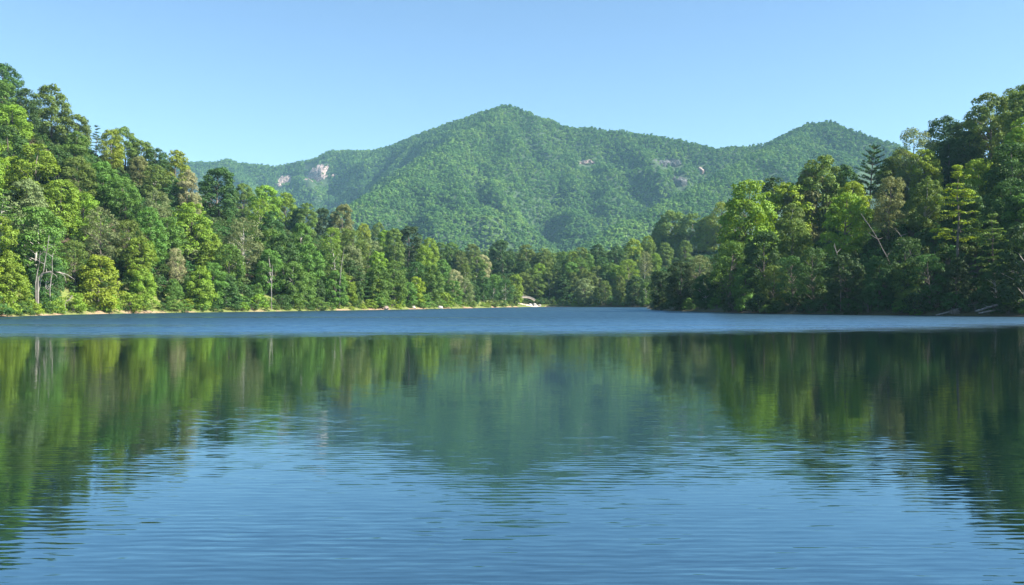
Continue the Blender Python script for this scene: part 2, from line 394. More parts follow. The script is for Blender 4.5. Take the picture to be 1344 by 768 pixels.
def make_tree(kind, seed):
    """returns (crown mesh, trunk mesh, nominal height)"""
    r = np.random.default_rng(seed)
    W = Wood()
    if kind in 'BTAE':
        if kind == 'B': H, R, n, t0, npl, leaf = 18., 6.0, 105, .08, 118, .46
        if kind == 'T': H, R, n, t0, npl, leaf = 20., 4.7, 92, .10, 118, .44
        if kind == 'A': H, R, n, t0, npl, leaf = 19., 5.6, 78, .16, 84, .40
        if kind == 'E': H, R, n, t0, npl, leaf = 15., 6.0, 98, .02, 118, .46
        P = trunk_path(r, H * .9, .5)
        W.add(P, np.linspace(.34, .06, len(P)) * (1.0 if kind != 'A' else .9), 8)
        # a few big boughs give the crown an uneven outline
        nb = 7 if kind != 'T' else 6
        boughs = [(r.uniform(0, 2 * math.pi), r.uniform(t0 + .12, .86), r.uniform(.75, 1.22)) for _ in range(nb)]
        L = []
        tries = 0
        while len(L) < n and tries < 4000:
            tries += 1
            t = r.uniform(t0, 1) ** .85
            u = (t - t0) / (1 - t0)
            prof = math.sqrt(max(0, 1 - abs((u - .46) / .56) ** 2.3)) if kind != 'E' else math.sqrt(max(0, 1 - (u * .96) ** 2.2)) * (.85 + .15 * min(1, u * 4))
            a = r.uniform(0, 2 * math.pi)
            boost = .86
            for ba, bt, bs in boughs:
                da = math.atan2(math.sin(a - ba), math.cos(a - ba))
                boost = max(boost, bs * math.exp(-(da / .75) ** 2 - ((t - bt) / .16) ** 2))
            q = r.uniform(.35, 1) ** .5
            rad = R * prof * boost * q
            lr = r.uniform(.85, 1.8) * (1.0 if u < .75 else .78)
            c = np.array([rad * math.cos(a), rad * math.sin(a), t * H - lr * .5])
            pi = np.interp(c[2], P[:, 2], np.arange(len(P)))
            c[:2] += P[int(pi), :2]
            if any(abs(c[2] - l[2]) < .6 and (c[0] - l[0]) ** 2 + (c[1] - l[1]) ** 2 < .5 for l in L): continue
            L.append((*c, lr))
        L.append((P[-1, 0], P[-1, 1], H - .9, 1.1))
        L = np.array(L)
        for x, y, z, lr in L[np.argsort(-np.hypot(L[:, 0], L[:, 1]))][: (22 if kind != 'A' else 34)]:
            zb = max(.8, z - r.uniform(.8, 2.6) - np.hypot(x, y) * .25)
            ib = np.interp(zb, P[:, 2], np.arange(len(P)))
            p0 = np.array([np.interp(ib, np.arange(len(P)), P[:, k]) for k in range(3)])
            p2 = np.array([x, y, z]); p1 = (p0 + p2) / 2 + np.array([0, 0, r.uniform(-.2, .7)])
            W.add([p0, p1, p2], [.10, .065, .025], 5)
        return lobes_to_leaves('crown', L, r, npl * 1.15, leaf, .86), W.mesh('trunk'), H
    if kind == 'L':      # layered sprays round a visible stem
        H = 18.
        P = trunk_path(r, H * .95, .35)
        W.add(P, np.linspace(.27, .04, len(P)), 8)
        L = []
        z = H * .28
        while z < H * .97:
            u = (z / H - .28) / .72
            ln = 4.6 * (1 - u) ** .75 + .5
            for k in range(r.integers(3, 5) if u < .85 else 3):
                a = r.uniform(0, 2 * math.pi); l = ln * r.uniform(.55, 1.1)
                p0 = np.array([np.interp(z, P[:, 2], P[:, 0]), np.interp(z, P[:, 2], P[:, 1]), z])
                e = p0 + np.array([math.cos(a) * l, math.sin(a) * l, r.uniform(-.4, .5)])
                W.add([p0, (p0 + e) / 2 + [0, 0, .25], e], [.07, .045, .02], 5)
                for q in np.linspace(.4, 1, max(2, int(l / .9))):
                    c = p0 * (1 - q) + e * q
                    L.append((c[0] + r.normal(0, .3), c[1] + r.normal(0, .3), c[2] + .15, r.uniform(.6, 1.05) * (1.15 - .35 * q)))
            z += r.uniform(.9, 1.7)
        L.append((P[-1, 0], P[-1, 1], H - .5, .7))
        return lobes_to_leaves('crown', L, r, 115, .34, .30, .7), W.mesh('trunk'), H
    if kind == 'P':      # white pine: fans of needles on rising whorls
        H = 20.
        P = trunk_path(r, H * .98, .15)
        W.add(P, np.linspace(.3, .04, len(P)), 8)
        C, N, Sz, T = [], [], [], []
        z = H * .30
        while z < H * .99:
            u = (z / H - .30) / .70
            ln = 5.0 * (1 - u) ** .8 + .45
            for k in range(6):
                a = k * 2 * math.pi / 6 + r.uniform(-.4, .4); l = ln * r.uniform(.7, 1.15)
                rise = .10 + .55 * u
                p0 = np.array([np.interp(z, P[:, 2], P[:, 0]), np.interp(z, P[:, 2], P[:, 1]), z])
                d = np.array([math.cos(a), math.sin(a), rise])
                e = p0 + d * l + [0, 0, l * .06]
                W.add([p0, p0 + d * l * .5, e], [.07, .045, .015], 5)
                m = int(70 * l / 2.5)
                q = r.uniform(.25, 1.05, m)[:, None]
                side = np.array([-d[1], d[0], 0])
                wv = (.75 * (1 - np.abs(q - .65)))
                c = p0 + (e - p0) * q + side * r.normal(0, .34, (m, 1)) * wv + np.array([0, 0, 1]) * r.uniform(0, .32, (m, 1))
                C.append(c); N.append(np.array([0, 0, 1.]) + r.normal(0, .5, (m, 3)))
                Sz.append(r.uniform(.35, .62, m)); T.append(r.uniform(.2, .8, m))
            z += r.uniform(1.0, 1.5)
        return leaves('crown', np.concatenate(C), np.concatenate(N), np.concatenate(Sz), np.concatenate(T), r, .38), W.mesh('trunk'), H
    if kind == 'S':
        H, R = 4.6, 2.9
        L = []
        for k in range(6):
            a = r.uniform(0, 6.28); e = np.array([math.cos(a) * r.uniform(.6, 1.8), math.sin(a) * r.uniform(.6, 1.8), r.uniform(2.2, 3.6)])
            W.add([(e[0] * .1, e[1] * .1, -.4), e * [.5, .5, .55], e], [.07, .05, .02], 5)
        for k in range(40):
            u = r.uniform(0, 1); a = r.uniform(0, 6.28)
            rad = R * math.sqrt(max(0, 1 - (u * .95) ** 2)) * r.uniform(.45, 1.05)
            L.append((rad * math.cos(a), rad * math.sin(a), .25 + u * (H - .9), r.uniform(.55, 1.0)))
        return lobes_to_leaves('crown', L, r, 130, .34, .68), W.mesh('stems'), H
    if kind == 'D':      # bare snag
        H = 15.
        P = trunk_path(r, H, .45)
        W.add(P, np.linspace(.30, .05, len(P)), 8)
        for k in range(16):
            zb = r.uniform(.35, .95) * H; a = r.uniform(0, 6.28); l = r.uniform(1.0, 3.2) * (1.15 - zb / H * .6)
            p0 = np.array([np.interp(zb, P[:, 2], P[:, 0]), np.interp(zb, P[:, 2], P[:, 1]), zb])
            d = np.array([math.cos(a), math.sin(a), r.uniform(.1, .9)])
            p1 = p0 + d * l * .5; p2 = p0 + d * l + [0, 0, r.uniform(-.3, .6)]
            W.add([p0, p1, p2], [.09, .06, .02], 5)
            W.add([p1, p1 + np.array([r.normal(), r.normal(), .6]) * .7], [.04, .012], 4)
        return None, W.mesh('trunk'), H

KINDS = {'B': 7, 'T': 3, 'A': 3, 'E': 4, 'L': 2, 'P': 1, 'S': 4, 'D': 2}
PROTO = {k: [make_tree(k, 100 * (i + 1) + ord(k)) for i in range(n)] for k, n in KINDS.items()}
NAME = {'B': 'broadleaf_tree', 'T': 'broadleaf_tree', 'A': 'broadleaf_tree', 'E': 'broadleaf_tree', 'L': 'hemlock_tree', 'P': 'pine_tree', 'S': 'shrub', 'D': 'dead_tree'}
FORM = {'B': 'round-crowned tree', 'T': 'tall narrow tree', 'A': 'open-crowned tree', 'E': 'bushy-based tree', 'L': 'layered-branched hemlock', 'P': 'pine', 'S': 'shrub', 'D': 'dead tree'}
WID = {'B': 10.4, 'T': 7.8, 'A': 9.2, 'E': 10.4, 'L': 9., 'P': 9., 'S': 5.8, 'D': 5.}

SKY_X = [-40, 0, 35, 68, 100, 130, 160, 200, 230, 250, 285, 320, 350, 380, 440, 490, 535, 560, 600, 660, 700, 760, 800, 850, 880, 920, 950, 985, 1030, 1080, 1110, 1140, 1170, 1200, 1240, 1275, 1300, 1344, 1384]
SKY_Y = [75, 87, 116, 114, 150, 168, 170, 195, 200, 222, 222, 240, 245, 258, 272, 295, 298, 314, 322, 318, 328, 325, 322, 312, 280, 278, 256, 238, 240, 208, 225, 192, 200, 172, 158, 165, 125, 114, 105]
SHO_X = [0, 60, 130, 290, 430, 490, 570, 650, 700, 760, 840, 850, 870, 980, 1090, 1344]
SHO_Y = [415.7, 414, 412, 409.8, 407.7, 406.8, 405.4, 403.8, 402.8, 403, 403.5, 405, 407, 411.5, 413, 416]
sky_y = lambda x: float(np.interp(x, SKY_X, SKY_Y))
sho_y = lambda x: float(np.interp(x, SHO_X, SHO_Y))

YS = np.arange(120, 700, 1.5)
_rc = {}
def ray(px):
    px = round(px, 1)
    if px not in _rc:
        X = (px - CX) / F * YS
        s = lake_sd(X, YS); z = terrain_h(X, YS)
        # land beyond the last water along this line of sight
        wet = np.where(s < 0)[0]
        ok = np.arange(len(YS)) > (wet[-1] if len(wet) else -1)
        _rc[px] = (X, s, z, ok)
    return _rc[px]

def place(px, ytop, Ht, smin=3.0, hmin=.55, hmax=1.6):
    X, s, z, ok = ray(px)
    yt = HY - (z + Ht - CH) * F / YS
    v = ok & (s >= smin) & (s < 150)
    ii = np.where(v)[0]
    if not len(ii): return None
    hit = [i for i in ii if yt[i] <= ytop]
    i = hit[0] if hit else ii[np.argmin(yt[ii])]
    need = (HY - ytop) * YS[i] / F + CH - z[i]
    need = min(max(need, Ht * hmin), Ht * hmax)
    return X[i], YS[i], z[i], need, s[i]

def place_base(px, ybase):
    X, s, z, ok = ray(px)
    yb = HY - (z - CH) * F / YS
    ii = np.where(ok & (s > .5))[0]
    i = ii[np.argmin(np.abs(yb[ii] - ybase))]
    return X[i], YS[i], z[i], s[i]

TREES = []
def add_tree(kind, tone, pos, H, px, ytop, wid=1.0, label=None, bark=None, rot=None, var=None, lean=(0, 0), fid=0):
    pr = PROTO[kind]
    q = random.Random(int(px * 16) * 131 + int(ytop * 8) * 7 + ord(kind) + fid)
    i = q.randrange(len(pr)) if var is None else var
    cm, tm, Hn = pr[i]
    root = bpy.data.objects.new(NAME[kind], None); COL.objects.link(root)
    root.empty_display_size = .5
    root.location = pos
    sc = H / Hn
    w = (sc * .85 + .15 if kind != 'S' else sc) * wid
    root.scale = (w, w, sc)
    root.rotation_euler = (lean[0] + q.gauss(0, .025), lean[1] + q.gauss(0, .025), q.uniform(0, 6.28) if rot is None else rot)
    t = bpy.data.objects.new('trunk' if kind != 'S' else 'stems', tm); COL.objects.link(t); t.parent = root
    if not tm.materials: tm.materials.append(BARK)
    t.material_slots[0].link = 'OBJECT'; t.material_slots[0].material = bark or (DEADWOOD if kind == 'D' else BARK)
    if cm is not None:
        c = bpy.data.objects.new('crown', cm); COL.objects.link(c); c.parent = root
        if not cm.materials: cm.materials.append(LEAF['mid'])
        c.material_slots[0].link = 'OBJECT'; c.material_slots[0].material = LEAF[tone]
    root['fid'] = fid
    TREES.append(dict(fid=fid, o=root, kind=kind, tone=tone, px=px, ytop=ytop, label=label, H=H, s=float(lake_sd(np.array([pos[0]]), np.array([pos[1]]))[0])))
    return root

PLACED = []      # (px, ytop, wpx)
KEEP = []        # crowns that nearer filling trees must not cover
NOM = {'B': 18, 'T': 20, 'A': 19, 'E': 14, 'L': 18, 'P': 20, 'S': 4.6, 'D': 15}
def hero(px, ytop, kind, tone, H=None, wid=1.0, label=None, smin=3.0, **kw):
    H = H or NOM[kind]
    r = place(px, ytop, H, smin)
    if r is None: return None
    X, Y, z, h, s = r
    PLACED.append((px, ytop, WID[kind] * wid * F / Y))
    if label: KEEP.append((px, ytop + .75 * h * F / Y, ytop, WID[kind] * wid * F / Y, Y))
    return add_tree(kind, tone, (X, Y, z - .15), h, px, ytop, wid, label, **kw)

PALE = dict(bark=BARK_PALE)
HEROES = [
 # left bank, skyline
 (4, 84, 'B', 'deep', 22, 1.1), (34, 116, 'T', 'deep', 19, 1.1), (68, 112, 'B', 'olive', 22, 1.0, 'dark olive spreading tree standing out against the sky on left ridge'),
 (100, 150, 'B', 'olive', 17), (127, 164, 'L', 'deep', 15, .8), (146, 170, 'B', 'yel', 17, .95), (165, 167, 'B', 'olive', 18), (185, 184, 'B', 'olive', 17),
 (203, 194, 'B', 'deep', 16), (229, 196, 'B', 'yel', 19, 1.0), (246, 222, 'T', 'straw', 18, .9, 'straw-yellow tall tree beside the mountain gap, end of high left ridge'),
 (287, 220, 'B', 'deep', 22, 1.25, 'big deep green round tree in front of the mountain\'s left foot'),
 (318, 240, 'B', 'olive', 18), (345, 243, 'B', 'lime', 21, 1.15), (374, 252, 'B', 'lime', 19), (402, 266, 'B', 'olive', 18), (424, 273, 'B', 'dark', 18), (449, 268, 'B', 'rust', 22, .95),
 (477, 293, 'B', 'yel', 17, .85), (497, 292, 'B', 'olive', 19, .9), (536, 297, 'T', 'dark', 24, 1.4, 'tall dark tree rising above its neighbours where left bank narrows'), (520, 300, 'T', 'olive', 22, 1.0),
 (562, 312, 'B', 'lime', 20, .9), (578, 318, 'B', 'mid', 18),
 # left bank, slope
 (52, 188, 'T', 'lime', 22, 1.2, 'bright green tree with a long pale bare trunk, left slope'), (12, 165, 'B', 'deep', 18), (18, 205, 'B', 'yel', 15), (32, 236, 'B', 'grey', 16),
 (75, 235, 'B', 'lime', 17), (104, 205, 'B', 'olive', 16), (138, 212, 'B', 'mid', 16), (112, 252, 'B', 'lime', 15), (132, 272, 'A', 'grey', 17), (165, 232, 'B', 'mid', 16),
 (205, 250, 'A', 'grey', 18), (184, 205, 'B', 'rust', 14, .9), (250, 265, 'B', 'lime', 19, 1.1), (258, 252, 'A', 'straw', 11, .6, 'small bleached pale tree between green crowns below the left ridge'),
 (170, 288, 'A', 'olive', 17), (232, 325, 'A', 'straw', 12, .7, 'cream-coloured drooping tree among bright green trees above left shore'), (318, 286, 'A', 'grey', 20, 1.1, 'grey-green wispy tree with pale trunk and forked dead branch, left bank', 3, PALE),
 (372, 308, 'B', 'deep', 18), (440, 318, 'A', 'olive', 19, .9, None, 3, PALE), (468, 302, 'A', 'olive', 20, 1.1), (500, 330, 'B', 'lime', 17, .85), (488, 312, 'A', 'grey', 18),
 (405, 320, 'B', 'mid', 17), (352, 300, 'B', 'mid', 17), (300, 320, 'B', 'mid', 15), (218, 285, 'B', 'mid', 16), (72, 298, 'L', 'mid', 14, 1.1), (100, 315, 'A', 'olive', 13),
 # left bank, waterline
 (18, 345, 'E', 'lime', 12), (62, 383, 'S', 'lime', 5), (126, 335, 'E', 'yel', 14, 1.1, 'glowing yellow-green bushy tree overhanging the left shore'), (190, 352, 'E', 'lime', 11, .9), (228, 366, 'E', 'mid', 9, .8),
 (262, 348, 'E', 'lime', 13, .95), (310, 366, 'S', 'deep', 8), (338, 371, 'E', 'mid', 9, .6), (362, 352, 'A', 'straw', 9, .55), (388, 360, 'E', 'mid', 11, .7), (418, 366, 'E', 'deep', 10, .6),
 (445, 372, 'E', 'deep', 9, .6), (472, 372, 'E', 'mid', 9, .55), (497, 383, 'S', 'mid', 6), (525, 372, 'E', 'lime', 11, .62, 'rounded bright green tree at the water, right end of left bank'), (555, 384, 'S', 'mid', 8),
 # far end
 (556, 322, 'T', 'lime', 20), (592, 318, 'B', 'mid', 19), (620, 320, 'B', 'olive', 19), (633, 334, 'B', 'straw', 18, .9), (598, 353, 'A', 'straw', 16, .8), (660, 315, 'B', 'deep', 24, 1.1, 'tallest dark round tree at the lake\'s far end, left of footbridge'),
 (690, 321, 'B', 'olive', 20), (714, 326, 'B', 'olive', 19), (738, 330, 'B', 'mid', 18), (762, 324, 'B', 'olive', 20), (785, 320, 'B', 'deep', 19), (806, 322, 'B', 'deep', 19), (829, 313, 'B', 'yel', 20), (850, 309, 'B', 'lime', 20, .9),
 (846, 330, 'A', 'rust', 18, .9, 'tan-olive tree with a leaning pale trunk, right of far end', 3, PALE), (612, 378, 'E', 'mid', 9, .7), (584, 382, 'S', 'lime', 7), (650, 360, 'B', 'mid', 14),
 (740, 352, 'B', 'olive', 15), (765, 352, 'B', 'olive', 15), (795, 368, 'A', 'olive', 14, .9),
 # right bank, skyline
 (880, 276, 'B', 'olive', 21, 1.2), (906, 280, 'B', 'olive', 19), (928, 276, 'B', 'yel', 17), (945, 253, 'A', 'yel', 22, 1.0, 'thin yellow-green tree with a ragged top left of rounder trees, right bank'), (965, 262, 'B', 'olive', 18),
 (985, 235, 'B', 'lime', 21, .95), (1015, 232, 'T', 'deep', 20, .9), (1032, 240, 'B', 'yel', 20, 1.15), (1060, 224, 'B', 'rust', 19), (1080, 205, 'B', 'olive', 21), (1103, 217, 'B', 'deep', 18),
 (1140, 189, 'P', 'deep', 23, 1.15, 'dark spiky pine with fanned branches against the mountain\'s right end'), (1170, 205, 'B', 'olive', 17), (1188, 196, 'B', 'yel', 16), (1199, 167, 'A', 'grey', 22, .9), (1238, 153, 'B', 'deep', 23, .95), (1262, 160, 'B', 'dark', 20),
 (1275, 172, 'B', 'deep', 17), (1300, 122, 'B', 'olive', 24, 1.0), (1334, 113, 'B', 'olive', 23, 1.1), (1318, 150, 'B', 'yel', 17), (1352, 120, 'B', 'olive', 22),
 # right bank, slope
 (862, 298, 'B', 'olive', 19), (858, 332, 'B', 'lime', 14, .9), (872, 318, 'B', 'olive', 16),
 (1000, 288, 'B', 'olive', 17), (1038, 288, 'B', 'olive', 17, .9), (1108, 252, 'B', 'lime', 19, 1.0, 'vivid bright green tree low on right bank, left of the tan-olive tree'), (1122, 238, 'B', 'yel', 17), (1166, 232, 'A', 'rust', 18, .9, 'tan-olive thin-leaved tree below the dark pine, right bank'),
 (1215, 196, 'B', 'yel', 17), (1257, 215, 'L', 'yel', 24, 1.0, 'sunlit yellow-green layered hemlock in front of dark trees, right bank'), (1284, 208, 'B', 'lime', 17), (1328, 188, 'B', 'deep', 20, 1.15), (1322, 235, 'B', 'deep', 18),
 (1195, 332, 'A', 'straw', 8, .5, 'small straw-coloured half-dead tree leaning over the dark right shore'), (900, 315, 'B', 'olive', 16), (918, 335, 'A', 'grey', 15), (975, 305, 'B', 'olive', 17),
]
DROP = {-125, -115, 1, 2, 4, 5, 7, 205, 207, 266, 278, 360, 378, 380, 404, 421, 435, 438, 448, 451, 453}
for hi_, h in enumerate(HEROES):
    if -(hi_ + 1) in DROP: continue
    px, yt, k, tn, H = h[:5]
    wid = h[5] if len(h) > 5 else 1.0
    lab = h[6] if len(h) > 6 else None
    smin = h[7] if len(h) > 7 else (3.0 if k != 'S' else 1.6)
    kw = h[8] if len(h) > 8 else {}
    ho = hero(px, yt, k, tn, H, wid, lab, smin, **kw)
    if ho: ho['fid'] = -(hi_ + 1)

# fill the slopes between them
FILL_TONES = {'L': ['lime'] * 5 + ['mid'] * 6 + ['deep'] * 4 + ['olive'] * 2 + ['grey'] * 1 + ['yel'] * 1,
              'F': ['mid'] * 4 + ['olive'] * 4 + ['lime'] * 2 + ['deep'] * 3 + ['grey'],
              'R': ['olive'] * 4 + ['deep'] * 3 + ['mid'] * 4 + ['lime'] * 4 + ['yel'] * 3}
def bank(px): return 'L' if px < 575 else ('F' if px < 862 else 'R')
def depth0(px):
    X, s, z, ok = ray(px)
    return YS[np.where(ok)[0][0]]
fid = 0
px = -26.0
colm = 0
while px < 1372:
    Y0 = depth0(min(max(px, -30), 1375)) * 1.12
    wpx = 10.5 * F / Y0; hpx = 17 * F / Y0
    top, bot = sky_y(px) + 6, sho_y(px) - hpx * .58
    nrow = max(2, round((bot - top) / (hpx * .36)))
    colm += 1
    for j in range(nrow):
        fr = (j + (.5 if colm % 2 else 0.05)) / nrow
        x = px + random.uniform(-.2, .2) * wpx
        y = top + (bot - top) * fr + random.uniform(-.06, .06) * hpx
        k = random.choice('BBBBTTAEL' if bank(x) != 'R' else 'BBBBBTAEL'); tn = random.choice(FILL_TONES[bank(x)])
        if bank(x) == 'R' and fr > .45: tn = random.choice(['deep', 'deep', 'dark', 'mid', 'olive'])  # shade low on the right bank put into darker leaf tones
        H = NOM[k] * random.uniform(.8, 1.08); v = random.random(); ro = random.uniform(0, 6.28); wd = random.uniform(.9, 1.15); pb = random.random()
        fid += 1
        if any(abs(x - a_) < w_ * .36 and abs(y - c_) < w_ * .5 for a_, c_, w_ in PLACED): continue
        if fid in DROP: PLACED.append((x, y, wpx)); continue
        r = place(x, y, H)
        if r and any(abs(x - a_) < .42 * (w_ + wpx) and r[1] < Y_ + 1 and t_ - 5 < y < b_ for a_, b_, t_, w_, Y_ in KEEP): continue
        if r and ((r[0] - 14) / 26) ** 2 + ((r[1] - 512) / 18) ** 2 < 1: continue
        if r:
            PLACED.append((x, y, wpx))
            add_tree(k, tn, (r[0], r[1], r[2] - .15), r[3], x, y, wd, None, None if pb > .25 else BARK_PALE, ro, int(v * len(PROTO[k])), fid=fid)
    px += wpx * .52
# understory along the water
px = -18.0
while px < 1365:
    Y0 = depth0(px)
    wpx = 5.2 * F / Y0
    b = bank(px)
    gap = b == 'F' and 676 < px < 732
    if not gap and random.random() < (.85 if b != 'R' else .95):
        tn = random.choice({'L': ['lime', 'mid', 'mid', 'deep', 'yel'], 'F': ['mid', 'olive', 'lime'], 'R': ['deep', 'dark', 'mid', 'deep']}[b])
        X, s, z, ok = ray(px)
        i = np.where(ok & (s > random.uniform(.7, 2.6)))[0][0]
        H = random.uniform(2.2, 5.2); wd = random.uniform(.9, 1.25)
        fid += 1
        if fid not in DROP:
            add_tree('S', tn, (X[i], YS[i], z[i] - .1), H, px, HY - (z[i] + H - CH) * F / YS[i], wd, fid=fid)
    px += wpx * random.uniform(.6, 1.0)
# low bushes hanging over the waterline
px = -16.0
while px < 1362:
    Y0 = depth0(px); wpx = 4.2 * F / Y0; b = bank(px)
    if not (664 < px < 735) and not (1220 < px < 1322) and random.random() < (.97 if b == 'L' else .8):
        X, s, z, ok = ray(px); i = np.where(ok & (s > random.uniform(.15, .7)))[0][0]
        H = random.uniform(1.3, 2.9); wd = random.uniform(1.0, 1.4); tn = random.choice({'L': ['lime', 'mid', 'mid', 'deep', 'yel', 'olive'], 'F': ['mid', 'olive', 'lime'], 'R': ['deep', 'dark', 'mid', 'deep']}[b])
        fid += 1
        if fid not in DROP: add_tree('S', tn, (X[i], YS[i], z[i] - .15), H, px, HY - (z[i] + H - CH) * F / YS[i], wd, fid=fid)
    px += wpx * (random.uniform(.55, 1.1) if b == 'L' else random.uniform(.7, 1.7))
print('TREES', len(TREES))

# ------------------------------------------------------------------ labels of the trees
ORD = ['leftmost', 'second from left', 'third from left', 'fourth from left', 'fifth from left', 'sixth from left', 'seventh from left', 'eighth from left',
       'ninth from left', 'tenth from left', 'eleventh from left', 'twelfth from left', 'thirteenth from left', 'fourteenth from left', 'fifteenth from left', 'sixteenth from left', 'seventeenth from left', 'eighteenth from left', 'nineteenth from left', 'twentieth from left']
def label_trees():
    groups = {}
    for t in TREES:
        px = t['px']; f = (t['ytop'] - sky_y(px)) / max(20, sho_y(px) - sky_y(px))
        b = bank(px)
        where = {'L': 'the left bank', 'F': "the lake's far end", 'R': 'the right bank'}[b]
        if t['kind'] == 'S' : rw = 'at the water\'s edge on '
        elif f < .13: rw = 'along the skyline of '
        elif f < .45: rw = 'high up on '
        elif f < .66: rw = 'halfway down '
        else: rw = 'low down on '
        place_ = (rw + where).replace("on the lake's", "at the lake's").replace('high up at', 'in the upper rows at').replace('low down at', 'low down at')
        t['key'] = (TONE[t['tone']], FORM[t['kind']], place_)
        t['grp'] = ('shrubs' if t['kind'] == 'S' else 'dead trees' if t['kind'] == 'D' else 'trees') + ' on ' + {'L': 'left bank', 'F': 'far shore', 'R': 'right bank'}[b]
        groups.setdefault(t['key'], []).append(t)
    for key, ts in groups.items():
        tone, form, where = key
        free = sorted([t for t in ts if not t['label']], key=lambda t: t['px'])
        for i, t in enumerate(free):
            if len(free) == 1: t['label'] = f"{tone} {form} {where}"
            elif len(free) > 8 and len(free) // 2 < i < len(free) - 1: t['label'] = f"{tone} {form} {where}, {ORD[min(len(free) - 1 - i, 19)].replace('from left', 'from right')}"
            elif i == len(free) - 1: t['label'] = f"rightmost {tone} {form} {where}"
            else: t['label'] = f"{tone} {form} {where}, {ORD[min(i, 19)]}"
    for t in TREES:
        cat = 'shrub' if t['kind'] == 'S' else 'tree'
        tag(t['o'], t['label'], cat, t['grp'])
label_trees()

# ------------------------------------------------------------------ dead wood, logs, boulders, footbridge
def wood_object(name, paths, label, cat, mat=DEADWOOD, group=None, part=None):
    """paths: list of (points, radii); world coordinates, origin at first point"""
    o0 = np.array(paths[0][0][0], float)
    W = Wood()
    for p, r in paths: W.add(np.array(p, float) - o0, r, 8)
    o = link(name, W.mesh(name), mat); o.location = o0
    return tag(o, label, cat, group)

def P3(px, py, Y): return np.array([(px - CX) / F * Y, Y, CH + (HY - py) * Y / F])

def leaning(name, px0, py0, px1, py1, label, r0=.22, r1=.06, dy=-1.0, twigs=4, seed=1, bow=.4, cat='dead tree', front=0.0):
    r = np.random.default_rng(seed)
    Y = (depth0(px0) + front) if front < 50 else (place_base(px0, py0)[1] - front + 50)
    a = np.array([(px0 - CX) / F * Y, Y, CH + (HY - py0) * Y / F]); zt = float(terrain_h(np.array([a[0]]), np.array([a[1]]))[0])
    bpt = P3(px1, py1, Y + dy)
    t = np.linspace(0, 1, 9)[:, None]
    pts = a * (1 - t) + bpt * t + np.array([bow, 0, 0]) * np.sin(t * math.pi) + np.cumsum(r.normal(0, .07, (9, 3)), 0)
    pts = np.vstack([[pts[0, 0] - (pts[1, 0] - pts[0, 0]) * .2, pts[0, 1] + .3, min(zt, pts[0, 2]) - .4], pts])
    paths = [(pts, np.linspace(r0 * .78, r1 * .8, 10))]
    for k in range(twigs):
        i = r.integers(4, 9); d = np.array([r.normal(), r.normal() * .5, r.uniform(.1, 1.0)]); d /= np.linalg.norm(d); l = r.uniform(1.0, 2.6)
        paths.append(([pts[i], pts[i] + d * l * .55, pts[i] + d * l + [0, 0, r.uniform(-.4, .3)]], [.07, .045, .015]))
    return wood_object(name, paths, label, cat)

leaning('dead_tree', 50, 384, 63, 308, 'pale leaning snag crossed by the arched bare bough, left shore', .17, .07, -1, 4, 3, .3, front=2.5)
leaning('dead_tree', 47, 372, 53, 330, 'short grey snag just left of the taller pale leaning snag', .18, .06, -1, 2, 4, .1, front=2.0)
leaning('dead_tree', 66, 378, 70, 330, 'dark thin snag right of the pale leaning snags, left shore', .16, .05, -1, 3, 5, .1, front=2.0)
# arched bare bough
Y = depth0(52) + 1.5
arc = [P3(*q, Y) for q in ((49, 372), (50, 364), (56, 359), (66, 356.6), (78, 357.5), (89, 361), (98, 367))]
arc[0][2] = float(terrain_h(np.array([arc[0][0]]), np.array([Y]))[0]) - .3
wood_object('fallen_bough', [(arc, [.20, .20, .19, .17, .14, .10, .05]), ([arc[4], P3(85, 363, Y - .4), P3(87, 371, Y - .5)], [.09, .06, .02]), ([arc[3], P3(74, 362, Y - .5), P3(75, 366, Y - .5)], [.07, .05, .02])],
            'bleached bare bough arching over the left shore', 'bough')
leaning('fallen_log', 86, 398, 96, 388, 'short pale log stub on grassy bank right of arched bough', .2, .1, 1, 1, 8, .05, 'log', front=1.0)
leaning('dead_tree', 446, 372, 452, 326, 'slim pale bare trunk beside olive tree, centre of left bank', .2, .08, -1, 2, 9, -.2, front=1.2)
leaning('dead_tree', 356, 383, 358, 347, 'straight pale trunk in the dark gap, middle of left bank', .17, .08, 0, 1, 11, .0, front=1.2)
leaning('dead_tree', 1176, 370, 1130, 280, 'long pale dead trunk leaning left on the dark right bank', .18, .05, -2, 5, 12, .9, front=9)
leaning('dead_tree', 1196, 338, 1172, 300, 'shorter dead trunk leaning left, right of the long leaning one', .16, .05, -2, 3, 13, .4, front=11)
leaning('dead_tree', 1104, 368, 1095, 320, 'slim upright dead stem in deep shade, right bank', .18, .07, -1, 3, 15, .2, front=1.2)
def log(px0, py0, px1, py1, label, r0, r1, dd, seed, group='logs washed up on the right shore'):
    Y = depth0(px0) - 3.2
    r = np.random.default_rng(seed)
    a, c = P3(px0, py0, Y), P3(px1, py1, Y + dd)
    t = np.linspace(0, 1, 8)[:, None]
    pts = a * (1 - t) + c * t + np.cumsum(r.normal(0, .05, (8, 3)), 0)
    paths = [(pts, np.linspace(r0, r1, 8))]
    for k in range(2):
        i = r.integers(3, 7); d = np.array([r.normal(), r.normal() * .4, .8]); paths.append(([pts[i], pts[i] + d * .5, pts[i] + d * .9], [.06, .04, .015]))
    wood_object('fallen_log', paths, label, 'log', DEADWOOD, group)
log(1228, 413.5, 1301, 392, 'longest pale log slanting out of the water, right shore', .14, .26, 1.5, 21)
log(1280, 408, 1310, 399.5, 'pale log lying just right of the longest slanting log', .20, .22, .8, 22)
log(1284, 411, 1318, 404, 'lowest short log at the waterline, right shore', .2, .18, .6, 23)

